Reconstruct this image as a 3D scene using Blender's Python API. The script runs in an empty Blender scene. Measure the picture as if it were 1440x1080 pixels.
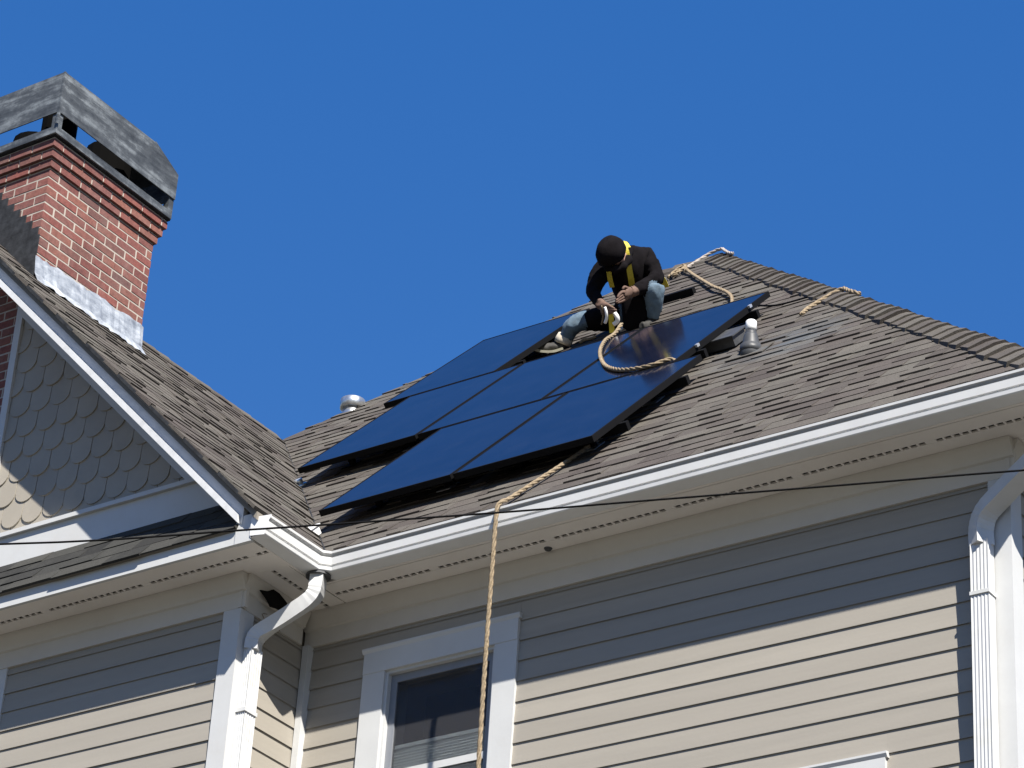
import bpy, bmesh, math, random
from mathutils import Vector, Matrix, noise
random.seed(7)
R = random.Random(11)
C = bpy.context.scene.collection
scene = bpy.context.scene

# ------------------------------------------------------------------ camera, sky, sun, exposure
cam = bpy.data.cameras.new('camera'); camo = bpy.data.objects.new('camera', cam); C.objects.link(camo)
fw = Vector((-0.50866, 0.69969, 0.50168)).normalized()
r0 = fw.cross(Vector((0, 0, 1))).normalized(); u0 = r0.cross(fw)
roll = 0.06752732
rr = math.cos(roll)*r0 + math.sin(roll)*u0; uu = -math.sin(roll)*r0 + math.cos(roll)*u0
m = Matrix(((rr.x, uu.x, -fw.x), (rr.y, uu.y, -fw.y), (rr.z, uu.z, -fw.z))).to_4x4()
CAM = Vector((0, 0, 1.6)); m.translation = CAM
camo.matrix_world = m
cam.sensor_width = 36; cam.lens = 4181.56/1440*36; cam.clip_end = 20000; cam.clip_start = .1
scene.camera = camo
SUN = Vector((1.36, -1.0, 1.71)).normalized()
w = bpy.data.worlds.new('World'); scene.world = w; w.use_nodes = True
nt = w.node_tree; bg = nt.nodes['Background']
sky = nt.nodes.new('ShaderNodeTexSky'); sky.sky_type = 'NISHITA'; sky.sun_disc = False
sky.sun_elevation = math.asin(SUN.z); sky.sun_rotation = math.atan2(SUN.x, SUN.y)
sky.air_density = 1.0; sky.dust_density = 0.0; sky.ozone_density = 4.0; sky.altitude = 300
hs = nt.nodes.new('ShaderNodeHueSaturation'); hs.inputs['Saturation'].default_value = 2.5; hs.inputs['Value'].default_value = 2.5; hs.inputs['Hue'].default_value = .524
gm = nt.nodes.new('ShaderNodeGamma'); gm.inputs[1].default_value = .36; nt.links.new(sky.outputs[0], gm.inputs[0]); nt.links.new(gm.outputs[0], hs.inputs['Color']); nt.links.new(hs.outputs[0], bg.inputs[0]); bg.inputs[1].default_value = 0.066
sl = bpy.data.lights.new('sun', 'SUN'); slo = bpy.data.objects.new('sun', sl); C.objects.link(slo)
sl.energy = 5.0; sl.angle = math.radians(.53); sl.color = (1, .95, .87)
slo.rotation_euler = SUN.to_track_quat('Z', 'Y').to_euler()
vs = scene.view_settings; vs.view_transform = 'Standard'; vs.look = 'None'; vs.exposure = 1.07; vs.gamma = 1; vs.use_curve_mapping = False

# ------------------------------------------------------------------ helpers
def new_mat(name): 
    mt = bpy.data.materials.new(name); mt.use_nodes = True
    return mt, mt.node_tree, mt.node_tree.nodes['Principled BSDF']
def N(nt, t, **kw):
    n = nt.nodes.new(t)
    for k, v in kw.items(): setattr(n, k, v)
    return n
def ramp(nt, fac, stops):
    n = N(nt, 'ShaderNodeValToRGB'); e = n.color_ramp.elements
    while len(e) < len(stops): e.new(.5)
    for el, (p, c) in zip(e, stops): el.position = p; el.color = (*c, 1)
    nt.links.new(fac, n.inputs[0]); return n.outputs[0]
def noisef(nt, scale, detail=4, rough=.6, stretch=None, vec=None):
    g = N(nt, 'ShaderNodeNewGeometry'); src = vec or g.outputs['Position']
    if stretch:
        mp = N(nt, 'ShaderNodeVectorMath', operation='MULTIPLY'); mp.inputs[1].default_value = stretch
        nt.links.new(src, mp.inputs[0]); src = mp.outputs[0]
    n = N(nt, 'ShaderNodeTexNoise'); n.inputs['Scale'].default_value = scale; n.inputs['Detail'].default_value = detail; n.inputs['Roughness'].default_value = rough
    nt.links.new(src, n.inputs['Vector']); return n.outputs[0]
def mixc(nt, fac, a, b, mode='MIX'):
    n = N(nt, 'ShaderNodeMix', data_type='RGBA', blend_type=mode)
    for s, v in ((n.inputs[0], fac), (n.inputs[6], a), (n.inputs[7], b)):
        if isinstance(v, (int, float)): s.default_value = v
        elif isinstance(v, tuple): s.default_value = (*v, 1)
        else: nt.links.new(v, s)
    return n.outputs[2]
def math_(nt, op, a, b=0.0, clamp=False):
    n = N(nt, 'ShaderNodeMath', operation=op); n.use_clamp = clamp
    for s, v in ((n.inputs[0], a), (n.inputs[1], b)):
        if isinstance(v, (int, float)): s.default_value = v
        else: nt.links.new(v, s)
    return n.outputs[0]
def piece_random(nt):
    o = N(nt, 'ShaderNodeObjectInfo'); g = N(nt, 'ShaderNodeNewGeometry')
    return math_(nt, 'FRACT', math_(nt, 'ADD', o.outputs['Random'], g.outputs['Random Per Island']))
def bump(nt, b, h, strength=.3, dist=.01):
    n = N(nt, 'ShaderNodeBump'); n.inputs['Strength'].default_value = strength; n.inputs['Distance'].default_value = dist
    nt.links.new(h, n.inputs['Height']); nt.links.new(n.outputs[0], b.inputs['Normal'])
def paint(name, col, var=.12, rough=.55, grime=None, scale=3.0, stretch=None, piece=0.0, metallic=0, bmp=.1):
    mt, nt, b = new_mat(name)
    n = noisef(nt, scale, 6, .65, stretch)
    lo = tuple(c*(1-var) for c in col); hi = tuple(min(1, c*(1+var)) for c in col)
    c = ramp(nt, n, [(.3, lo), (.7, hi)])
    if piece:
        p = piece_random(nt)
        c = mixc(nt, 1.0, c, ramp(nt, p, [(0, (1-piece,)*3), (1, (1+piece*.2,)*3)]), 'MULTIPLY')
    if grime:
        g = noisef(nt, grime[0], 8, .7, grime[3] if len(grime) > 3 else None)
        c = mixc(nt, math_(nt, 'MULTIPLY', ramp(nt, g, [(.5, (0, 0, 0)), (.75, (1, 1, 1))]), grime[2]), c, grime[1])
    nt.links.new(c, b.inputs['Base Color']); b.inputs['Roughness'].default_value = rough; b.inputs['Metallic'].default_value = metallic
    if bmp: bump(nt, b, noisef(nt, 60, 3), bmp, .003)
    return mt

M = {}
M['siding'] = paint('siding_paint', (.302, .277, .236), .06, .6, (1.2, (.235, .22, .19), .45, (.4, .4, 3)), 2.0, (.3, .3, 6), .06, bmp=.15)
M['trim'] = paint('white_trim_paint', (.50, .505, .50), .04, .5, (2.5, (.45, .42, .38), .35), 4)
M['soffit'] = paint('soffit_paint', (.80, .755, .70), .05, .6, (1.5, (.55, .49, .43), .5), 3)
M['frieze'] = paint('frieze_paint', (.52, .49, .44), .05, .6, (1.5, (.36, .325, .29), .5), 3)
M['gutter'] = paint('gutter_enamel', (.72, .72, .71), .03, .35, (4, (.5, .48, .42), .25), 5, bmp=.03)
M['downspout'] = paint('downspout_enamel', (.52, .525, .525), .05, .38, (6, (.42, .41, .33), .5), 5, bmp=.03)
M['rake'] = paint('rake_paint', (.58, .585, .59), .06, .5, (9, (.3, .3, .3), .5), 5)
M['scale'] = paint('scale_shingle_paint', (.315, .285, .235), .06, .65, (5, (.22, .205, .175), .3), 3, None, .08)
M['dark'] = paint('dark_void', (.008, .0075, .007), .1, .9)
M['flue_black'] = paint('flue_black', (.0018, .0017, .0016), .2, .95)  # even near-black for the flue cylinders
M['sheath'] = paint('sheathing', (.2, .18, .15), .1, .9)
M['mortar'] = paint('mortar', (.36, .32, .275), .15, .9, scale=20)
M['capmetal'] = None
M['blackflash'] = paint('tarred_flashing', (.03, .032, .036), .5, .8, scale=14)
M['frame'] = paint('black_anodised', (.0025, .0025, .003), .2, .75, bmp=0)
M['frame'].node_tree.nodes['Principled BSDF'].inputs['Specular IOR Level'].default_value = .15
M['clamp'] = paint('aluminium_clamp', (.7, .72, .72), .08, .35, metallic=.7, bmp=0)
M['rope'] = None
M['steel'] = paint('galvanised_steel', (.55, .57, .58), .25, .35, scale=25, metallic=.85)
M['pvc'] = paint('white_pvc', (.8, .8, .78), .05, .4)
M['boot'] = paint('grey_vent_boot', (.05, .052, .055), .3, .5, scale=15)
M['cable'] = paint('black_cable', (.004, .004, .0045), .1, .7, bmp=0)
M['yellow'] = paint('yellow_webbing', (.62, .52, .05), .15, .7, (40, (.3, .26, .06), .5), 30)
M['whiteplastic'] = paint('white_plastic', (.8, .8, .8), .05, .45)
M['hoodie'] = paint('black_cotton', (.0065, .0055, .0065), .35, .95, scale=12, bmp=.5)
M['jeans'] = paint('faded_denim', (.085, .13, .175), .4, .9, (18, (.17, .22, .26), .5), 14, bmp=.5)
M['skin'] = paint('skin', (.45, .27, .2), .1, .55, scale=15)
M['glove'] = paint('brown_glove', (.12, .07, .05), .3, .8, scale=40)
M['shoe'] = paint('dark_work_boot', (.03, .028, .025), .3, .8, scale=20)
M['sole'] = paint('olive_boot_sole', (.3, .29, .22), .2, .8, scale=20)
M['cuff'] = paint('frayed_cuff', (.45, .4, .32), .25, .95, scale=40)
M['blind'] = paint('pale_blind', (.62, .66, .66), .03, .8, scale=2)
M['screenframe'] = paint('grey_window_frame', (.19, .2, .22), .1, .5)

def shingle_mat():
    mt, nt, b = new_mat('asphalt_shingle')
    p = piece_random(nt)
    c = ramp(nt, p, [(0, (.046, .039, .036)), (.25, (.080, .069, .063)), (.5, (.104, .098, .086)), (.75, (.058, .050, .046)), (1, (.114, .106, .093))])
    big = noisef(nt, 1.1, 4, .6)
    c = mixc(nt, .35, c, ramp(nt, big, [(.35, (.072, .061, .056)), (.65, (.092, .087, .074))]))
    gran = noisef(nt, 170, 2, .8)
    c = mixc(nt, 1.0, c, ramp(nt, gran, [(.3, (.55, .55, .55)), (.7, (1.45, 1.42, 1.38))]), 'MULTIPLY')
    # chalk-line dust smeared beside the vent pipe
    g = N(nt, 'ShaderNodeNewGeometry')
    d = N(nt, 'ShaderNodeVectorMath', operation='SUBTRACT'); d.inputs[1].default_value = (-8.05, 13.95, 11.32); nt.links.new(g.outputs['Position'], d.inputs[0])
    sc = N(nt, 'ShaderNodeVectorMath', operation='MULTIPLY'); sc.inputs[1].default_value = (1.6, 1.5, 1.5); nt.links.new(d.outputs[0], sc.inputs[0])
    ln = N(nt, 'ShaderNodeVectorMath', operation='LENGTH'); nt.links.new(sc.outputs[0], ln.inputs[0])
    mask = math_(nt, 'SUBTRACT', 1.0, ln.outputs['Value'], True)
    mask = math_(nt, 'MULTIPLY', math_(nt, 'MULTIPLY', mask, ramp(nt, noisef(nt, 6, 5, .7, (.5, 2, 2)), [(.42, (0, 0, 0)), (.62, (1, 1, 1))])), .8, True)
    c = mixc(nt, mask, c, (.08, .1, .12))
    nt.links.new(c, b.inputs['Base Color']); b.inputs['Roughness'].default_value = .95
    b.inputs['Specular IOR Level'].default_value = .25
    bump(nt, b, gran, .5, .004)
    return mt
M['shingle'] = shingle_mat()
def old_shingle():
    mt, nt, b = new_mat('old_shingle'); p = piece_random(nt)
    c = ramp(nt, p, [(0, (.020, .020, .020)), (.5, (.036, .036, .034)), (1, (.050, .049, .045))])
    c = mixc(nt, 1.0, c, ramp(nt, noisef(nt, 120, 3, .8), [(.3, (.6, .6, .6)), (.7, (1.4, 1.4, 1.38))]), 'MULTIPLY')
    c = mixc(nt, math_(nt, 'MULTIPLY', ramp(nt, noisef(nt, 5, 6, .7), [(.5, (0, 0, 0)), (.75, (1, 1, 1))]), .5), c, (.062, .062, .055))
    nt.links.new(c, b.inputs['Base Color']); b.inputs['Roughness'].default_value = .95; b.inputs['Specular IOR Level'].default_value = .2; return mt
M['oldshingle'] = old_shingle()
for k_ in ('dark', 'flue_black', 'hoodie', 'blackflash', 'cable'): M[k_].node_tree.nodes['Principled BSDF'].inputs['Specular IOR Level'].default_value = .08
def brick_mat():
    mt, nt, b = new_mat('fired_brick')
    p = piece_random(nt)
    c = ramp(nt, p, [(0, (.125, .044, .038)), (.3, (.185, .058, .047)), (.6, (.150, .060, .053)), (.8, (.20, .076, .056)), (1, (.105, .052, .048))])
    c = mixc(nt, 1, c, ramp(nt, noisef(nt, 30, 5, .7), [(.3, (.7, .7, .7)), (.7, (1.25, 1.22, 1.2))]), 'MULTIPLY')
    c = mixc(nt, math_(nt, 'MULTIPLY', ramp(nt, noisef(nt, 7, 6, .7), [(.5, (0, 0, 0)), (.8, (1, 1, 1))]), .35), c, (.27, .20, .175))
    nt.links.new(c, b.inputs['Base Color']); b.inputs['Roughness'].default_value = .9
    bump(nt, b, noisef(nt, 90, 4), .5, .004); return mt
M['brick'] = brick_mat()
def weathered_metal(name, a, b_, c_, rough=.55, metallic=.35, stretch=(1.2, 1.2, 9), sc=1.6):
    mt, nt, b = new_mat(name)
    n = noisef(nt, sc, 8, .7, stretch); n2 = noisef(nt, 9, 6, .75)
    f = math_(nt, 'ADD', math_(nt, 'MULTIPLY', n, .65), math_(nt, 'MULTIPLY', n2, .35))
    c = ramp(nt, f, [(.36, a), (.5, b_), (.62, c_)])
    nt.links.new(c, b.inputs['Base Color']); b.inputs['Roughness'].default_value = rough; b.inputs['Metallic'].default_value = metallic
    bump(nt, b, n2, .25, .01); return mt
M['capmetal'] = weathered_metal('weathered_cap_metal', (.030, .034, .038), (.085, .093, .098), (.24, .26, .265))
M['flash'] = weathered_metal('aluminium_flashing', (.20, .22, .25), (.40, .43, .46), (.62, .64, .65), .45, .35, (2, 2, 5), 3)
def rope_mat():
    mt, nt, b = new_mat('manila_rope')
    c = ramp(nt, noisef(nt, 60, 4), [(.3, (.13, .095, .055)), (.7, (.30, .235, .155))])
    nt.links.new(c, b.inputs['Base Color']); b.inputs['Roughness'].default_value = .95; return mt
M['rope'] = rope_mat()
M['palerope'] = paint('pale_strap', (.33, .29, .26), .2, .9, scale=40)
def pane_mat():
    mt, nt, b = new_mat('solar_glass')
    # cells: dark blue squares with thin black gaps, barely visible
    c = ramp(nt, noisef(nt, 3, 4), [(.3, (.004, .006, .016)), (.7, (.007, .010, .024))])
    dust = noisef(nt, 5, 7, .7)
    c = mixc(nt, math_(nt, 'MULTIPLY', ramp(nt, dust, [(.5, (0, 0, 0)), (.8, (1, 1, 1))]), .04), c, (.12, .12, .13))
    nt.links.new(c, b.inputs['Base Color'])
    b.inputs['Roughness'].default_value = .10; b.inputs['IOR'].default_value = 1.38
    b.inputs['Specular IOR Level'].default_value = .26
    return mt
M['pv'] = pane_mat()
def glass_mat():
    mt, nt, b = new_mat('window_glass')
    b.inputs['Base Color'].default_value = (.9, .93, .93, 1); b.inputs['Roughness'].default_value = .02
    b.inputs['Transmission Weight'].default_value = 1; b.inputs['IOR'].default_value = 1.36
    return mt
M['glass'] = glass_mat()
def screen_mat():
    mt, nt, b = new_mat('insect_screen'); out = nt.nodes['Material Output']
    b.inputs['Base Color'].default_value = (.055, .055, .06, 1); b.inputs['Roughness'].default_value = .9
    tr = N(nt, 'ShaderNodeBsdfTransparent'); mx = N(nt, 'ShaderNodeMixShader'); mx.inputs[0].default_value = .26
    nt.links.new(tr.outputs[0], mx.inputs[1]); nt.links.new(b.outputs[0], mx.inputs[2]); nt.links.new(mx.outputs[0], out.inputs['Surface']); return mt
M['screen'] = screen_mat()
def ground_mat():
    mt, nt, b = new_mat('lawn_and_drive')
    c = ramp(nt, noisef(nt, .5, 8, .7), [(.35, (.032, .033, .022)), (.55, (.066, .060, .050)), (.7, (.092, .084, .074))])
    nt.links.new(c, b.inputs['Base Color']); b.inputs['Roughness'].default_value = .95; return mt
M['ground'] = ground_mat()

def obj(name, verts, faces, mat, parent=None, smooth=False):
    me = bpy.data.meshes.new(name); me.from_pydata([tuple(v) for v in verts], [], [tuple(f) for f in faces]); me.update()
    if smooth:
        for p in me.polygons: p.use_smooth = True
    if mat is not None: me.materials.append(M[mat] if isinstance(mat, str) else mat)
    o = bpy.data.objects.new(name, me); C.objects.link(o)
    if parent: o.parent = parent
    return o
def empty(name, loc=(0, 0, 0)):
    o = bpy.data.objects.new(name, None); C.objects.link(o); o.location = loc; o.empty_display_size = .1; return o
def tag(o, label=None, cat=None, group=None, kind=None):
    for k, v in (('label', label), ('category', cat), ('group', group), ('kind', kind)):
        if v: o[k] = v
    return o
class MB:
    def __init__(s): s.v = []; s.f = []
    def add(s, v, f):
        n = len(s.v); s.v += [tuple(x) for x in v]; s.f += [tuple(i+n for i in q) for q in f]; return s
    def box(s, x0, x1, y0, y1, z0, z1):
        return s.add([(x0,y0,z0),(x1,y0,z0),(x1,y1,z0),(x0,y1,z0),(x0,y0,z1),(x1,y0,z1),(x1,y1,z1),(x0,y1,z1)],
                     [(3,2,1,0),(4,5,6,7),(0,1,5,4),(1,2,6,5),(2,3,7,6),(3,0,4,7)])
    def prism(s, poly, d):      # poly: list of 3d pts (ccw seen from outside), extruded by -d
        n = len(poly); d = Vector(d)
        return s.add([Vector(p) for p in poly] + [Vector(p)+d for p in poly],
                     [tuple(range(n)), tuple(range(2*n-1, n-1, -1))] + [(i, i+n, (i+1) % n+n, (i+1) % n) for i in range(n)])
    def tube(s, pts, r, n=10, caps=True):
        pts = [Vector(p) for p in pts]; rs = r if isinstance(r, (list, tuple)) else [r]*len(pts)
        t = (pts[1]-pts[0]).normalized(); a = t.orthogonal().normalized(); base = len(s.v)
        for i, p in enumerate(pts):
            t2 = (pts[min(i+1, len(pts)-1)]-pts[max(i-1, 0)]).normalized()
            q = t.rotation_difference(t2); a = (q @ a); a = (a - t2*a.dot(t2)).normalized(); b = t2.cross(a); t = t2
            for k in range(n):
                an = 2*math.pi*k/n; s.v.append(tuple(p+(a*math.cos(an)+b*math.sin(an))*rs[i]))
        for i in range(len(pts)-1):
            for k in range(n):
                s.f.append((base+i*n+k, base+i*n+(k+1) % n, base+(i+1)*n+(k+1) % n, base+(i+1)*n+k))
        if caps:
            s.f.append(tuple(base+k for k in range(n-1, -1, -1))); s.f.append(tuple(base+(len(pts)-1)*n+k for k in range(n)))
        return s
    def build(s, name, mat, parent=None, smooth=False): return obj(name, s.v, s.f, mat, parent, smooth)
def box(name, x0, x1, y0, y1, z0, z1, mat, parent=None): return MB().box(x0, x1, y0, y1, z0, z1).build(name, mat, parent)
def catmull(pts, n=8):
    P = [Vector(p) for p in pts]; P = [P[0]*2-P[1]] + P + [P[-1]*2-P[-2]]; out = []
    for i in range(1, len(P)-2):
        for k in range(n):
            t = k/n; a, b, c, d = P[i-1:i+3]
            out.append(.5*((2*b)+(-a+c)*t+(2*a-5*b+4*c-d)*t*t+(-a+3*b-3*c+d)*t**3))
    return out+[P[-2]]
def clip(poly, planes):         # Sutherland-Hodgman; planes (a,b,c): keep a*u+b*v<=c
    for a, b, c in planes:
        out = []
        for i in range(len(poly)):
            p, q = poly[i], poly[(i+1) % len(poly)]; dp = a*p[0]+b*p[1]-c; dq = a*q[0]+b*q[1]-c
            if dp <= 0: out.append(p)
            if dp*dq < 0: t = dp/(dp-dq); out.append((p[0]+(q[0]-p[0])*t, p[1]+(q[1]-p[1])*t))
        poly = out
        if len(poly) < 3: return []
    return poly
def screen(p):
    d = Vector(p)-CAM; z = d.dot(fw); return (512+d.dot(rr)/z*2973.6, 384-d.dot(uu)/z*2973.6)
def screen_area(poly):
    q = [screen(p) for p in poly]; q = [(min(max(x, 0), 1024), min(max(y, 0), 768)) for x, y in q]
    return abs(sum(q[i][0]*q[i-1][1]-q[i-1][0]*q[i][1] for i in range(len(q))))/2

# ------------------------------------------------------------------ dimensions (metres; camera stands at the origin, 1.6 m up)
WX0, WX1 = -10.475, -5.86          # inner corner, outer corner of the main wall
WY, LY = 12.5, 11.869              # main wall face, wing wall face
ZS, ZF = 9.306, 9.094              # soffit, frieze bottom
FM = 12.169                        # fascia plane of the main eave (Y)
FR = WX0+.331                      # fascia plane of the return eave (X)
FX = WX1+.331                      # fascia plane of the side eave (X)
FL = 11.515                        # fascia plane of the wing's pent eave (Y)
KM, KL = -2.625, -.60              # main roof z=Y+KM ; wing roof z=-X+KL
s2 = math.sqrt(.5)
EY = 12.10; EZ = EY+KM             # main roof edge
APR = Vector((-10.525, 17.2, 14.575)); APL = Vector((-11.3, 17.2, 14.575))
EXR = APR.x+(APR.y-EY)             # right eave corner of roof
RZ = 12.55; RX = KL-RZ             # wing ridge
CLX, CRX, CFY, CBY = -13.63, -12.669, 11.869, 12.97    # chimney body

# ------------------------------------------------------------------ ground
g = obj('ground', [(-3000,-3000,0),(3000,-3000,0),(3000,3000,0),(-3000,3000,0)], [(0,1,2,3)], 'ground')
tag(g, 'dry lawn and pale drive around the house', 'ground', kind='structure')

# ------------------------------------------------------------------ house
house = empty('house', (-9, 14, 0))
tag(house, 'beige lap sided house with grey shingle roof, white gutters and brick chimney', 'house')
house_inv = Matrix.Translation((9, -14, 0))
def H(o):                              # child of the house empty, keeping world coordinates
    o.parent = house; o.matrix_parent_inverse = house_inv; return o
def hbox(name, *a): return H(box(name, *a))

# --- walls behind the boards
W1 = (-10.003, -8.907, 7.35, 8.985)
W2 = (-7.70, -6.569, 5.9, 7.682)
wm = MB(); cw_ = .15
wm.box(WX0-.02, W1[0]+cw_, WY+.02, WY+.22, 0, ZS+.2).box(W1[0]+cw_, W1[1]-cw_, WY+.02, WY+.22, W1[3]-.155, ZS+.2).box(W1[0]+cw_, W1[1]-cw_, WY+.02, WY+.22, 0, W1[2])
wm.box(W1[1]-cw_, W2[0]+cw_, WY+.02, WY+.22, 0, ZS+.2).box(W2[0]+cw_, W2[1]-cw_, WY+.02, WY+.22, W2[3]-.155, ZS+.2).box(W2[0]+cw_, W2[1]-cw_, WY+.02, WY+.22, 0, W2[2]).box(W2[1]-cw_, WX1-.03, WY+.02, WY+.22, 0, ZS+.2)
bm = bmesh.new(); me_ = bpy.data.meshes.new('main_wall'); me_.from_pydata(wm.v, [], wm.f); bm.from_mesh(me_); bmesh.ops.remove_doubles(bm, verts=bm.verts, dist=.0005); bm.to_mesh(me_); bm.free()
wall_main = bpy.data.objects.new('main_wall', me_); me_.materials.append(M['sheath']); C.objects.link(wall_main); H(wall_main)
wall_side = hbox('side_wall', WX1-.22, WX1-.02, WY+.222, 21.9, 0, ZS+.2, 'sheath')
wall_wing = hbox('wing_wall', -15.4, WX0-.03, LY+.02, LY+.2, 0, 9.9, 'sheath')
wall_ret = hbox('return_wall', WX0-.2, WX0-.02, LY+.202, WY+.018, 0, ZS+.2, 'sheath')
hbox('rear_wall', -15.4, WX1-.222, 21.7, 21.9, 0, ZS+.2, 'sheath')

def lap(parent, axis, u0, u1, face, z0, ztop, zlines, holes=()):
    """lap boards; axis 'x' runs along X facing -Y, axis 'y' runs along Y facing +X"""
    E = .1265
    k0 = math.floor((z0-zlines)/E); z = zlines+k0*E
    while z < ztop:
        zt = min(z+E+.012, ztop)
        segs = [(u0, u1, z)]
        for (a, b, c, d) in holes:
            if z < d and zt > c:
                new = []
                for s in segs:
                    new += [(s[0], min(s[1], a), s[2]), (max(s[0], b), s[1], s[2])]
                    if zt > d+.01: new.append((max(s[0], a), min(s[1], b), d+.004))
                segs = [q for q in new if q[1]-q[0] > .01]
        for (a, b, zb) in segs:
            j = R.uniform(-.0012, .0012)
            prof = [(.0105+j, zb), (.0105+j, zb+.004), (.001, zt), (-.012, zt), (-.012, zb+.022 if zt-zb > .03 else zb+.004), (.004, zb+.022 if zt-zb > .03 else zb+.004)]    # (out, z)
            if axis == 'x': pa = [(a, face-o, h) for o, h in prof]; pb = [(b, face-o, h) for o, h in prof]
            else: pa = [(face+o, a, h) for o, h in prof]; pb = [(face+o, b, h) for o, h in prof]
            n = 6
            fs = [(i, i+n, (i+1) % n+n, (i+1) % n) for i in range(n)]+[tuple(range(n)), tuple(range(2*n-1, n-1, -1))]
            if axis == 'y': fs = [f[::-1] for f in fs]
            o = obj('siding_board', pa+pb, [f[::-1] for f in fs], 'siding', parent)
        z += E
lap(wall_main, 'x', WX0+.055, WX1-.10, WY-.004, 6.9, ZF+.01, 8.5635, (W1, W2))
lap(wall_wing, 'x', -12.30, WX0-.105, LY-.004, 7.6, ZF+.01, 8.540)
lap(wall_ret, 'y', LY+.10, WY-.03, WX0+.004, 7.7, ZF+.01, 8.5635)
lap(wall_side, 'y', WY+.105, 14.6, WX1+.004, 6.9, ZF+.01, 8.5635)

# --- corner boards
def cboard(*a): return hbox('corner_board', *a, 'trim')
cboard(WX1-.105, WX1+.022, WY-.024, WY+.0, 0, ZF)
cboard(WX1-.002, WX1+.021, WY+.001, WY+.105, 0, ZF)
cboard(WX0-.108, WX0+.022, LY-.024, LY+.0, 0, ZF)
cboard(WX0-.002, WX0+.021, LY+.001, LY+.10, 0, ZF)
cboard(WX0+.018, WX0+.062, WY-.06, WY+.0, 0, ZF)
cboard(-12.385, -12.30, LY-.02, LY+.01, 0, ZF)

# --- frieze with bed moulding
def frieze(axis, u0, u1, face):
    prof = [(.0, ZF), (.026, ZF), (.026, ZF+.105), (.040, ZF+.112), (.046, ZF+.13), (.075, ZS-.02), (.078, ZS-.002), (0, ZS-.002)]
    if axis == 'x': pa = [(u0, face-o, h) for o, h in prof]; pb = [(u1, face-o, h) for o, h in prof]
    else: pa = [(face+o, u0, h) for o, h in prof]; pb = [(face+o, u1, h) for o, h in prof]
    n = len(prof)
    fs = [((i+1) % n, (i+1) % n+n, i+n, i) for i in range(n)]+[tuple(range(n))[::-1], tuple(range(n, 2*n))]
    if axis == 'y': fs = [f[::-1] for f in fs]
    return H(obj('frieze', pa+pb, [f[::-1] for f in fs], 'frieze'))
frieze('x', WX0, WX1+.05, WY); frieze('x', -12.4, WX0+.05, LY); frieze('y', LY-.03, WY-.08, WX0); frieze('y', WY-.03, 21.8, WX1)

# --- soffits with vent slots
def soffit(axis, u0, u1, face, sign, out, vent):
    """boards on both sides of a slotted vent strip; 'face' wall plane, sign: outward direction"""
    def bx(mb, a, b, o0, o1, z0, z1):
        lo, hi = sorted((face+sign*o0, face+sign*o1))
        if axis == 'x': mb.box(a, b, lo, hi, z0, z1)
        else: mb.box(lo, hi, a, b, z0, z1)
    mb = MB(); bx(mb, u0, u1, .0, vent-.015, ZS, ZS+.012); H(mb.build('soffit_board', 'soffit'))
    mb = MB(); bx(mb, u0, u1, vent+.015, out-.008, ZS, ZS+.012); H(mb.build('soffit_board', 'soffit'))
    mb = MB(); u = u0; k = 0
    while u < u1:
        wbar = .065 if k % 15 == 14 else .013
        bx(mb, u, min(u+wbar, u1), vent-.0145, vent+.0145, ZS+.001, ZS+.011); u += wbar+.037; k += 1
    o = mb.build('vent_strip', 'soffit'); H(o); o['kind'] = 'stuff'
    mb = MB(); bx(mb, u0, u1, .02, out-.001, ZS+.03, ZS+.05); H(mb.build('soffit_backing', 'dark'))
soffit('x', FR+.001, FX, WY, -1, .331, .197)
soffit('x', -13.4, FR, LY, -1, .354, .198)
soffit('y', LY+.001, WY-.001, WX0, 1, .331, .2)
soffit('y', WY+.001, 21.8, WX1, 1, .331, .2)

# --- fascia boards
hbox('fascia', FR+.02, FX-.001, FM-.02, FM, ZS-.002, EZ-.02, 'soffit')
hbox('fascia', FR, FR+.018, FL+.1, FM+.0, ZS-.002, EZ-.02, 'soffit')
hbox('fascia', FX, FX+.018, FM-.02, 21.9, ZS-.002, EZ-.02, 'soffit')
hbox('fascia', -13.4, FR-.10, FL-.024, FL, ZS-.012, ZS+.072, 'trim')
hbox('fascia', FR-.10, FR+.02, FL-.03, FL-.001, ZS-.016, ZS+.16, 'trim')   # boxed cornice end
# --- gutter: one open trough swept along return, angled corner, main eave and side
GP = [(0, .104), (0, 0), (.102, -.002), (.108, .003), (.113, .022), (.102, .026), (.102, .031), (.117, .035), (.126, .077), (.085, .081), (.085, .095), (.138, .097), (.141, .110), (.132, .112), (.132, .103), (.104, .101), (.098, .012), (.008, .010), (.008, .104)]
path = [((FR+.019, FL-.035), (1, 0)), ((FR+.019, FM-.116-.02), None), ((FR+.019+.116, FM-.02), None), ((FX+.018, FM-.02), None), ((FX+.018, 21.9), None)]
def sweep_gutter(pts, prof, z):
    P = [Vector((p[0], p[1])) for p in pts]; V = []; F = []; n = len(prof)
    dirs = [(P[i+1]-P[i]).normalized() for i in range(len(P)-1)]
    nr = [Vector((d.y, -d.x)) for d in dirs]
    for i, p in enumerate(P):
        if i == 0: q = nr[0]
        elif i == len(P)-1: q = nr[-1]
        else:
            b = (nr[i-1]+nr[i]).normalized(); q = b/ b.dot(nr[i])
        for o, h in prof: V.append((p.x+q.x*o, p.y+q.y*o, z+h))
    for i in range(len(P)-1):
        for k in range(n): F.append((i*n+k, i*n+(k+1) % n, (i+1)*n+(k+1) % n, (i+1)*n+k))
    return V, F
V, F = sweep_gutter([p[0] for p in path], GP, ZS)
gut = H(obj('gutter', V, [f[::-1] for f in F], 'gutter'))
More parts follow.
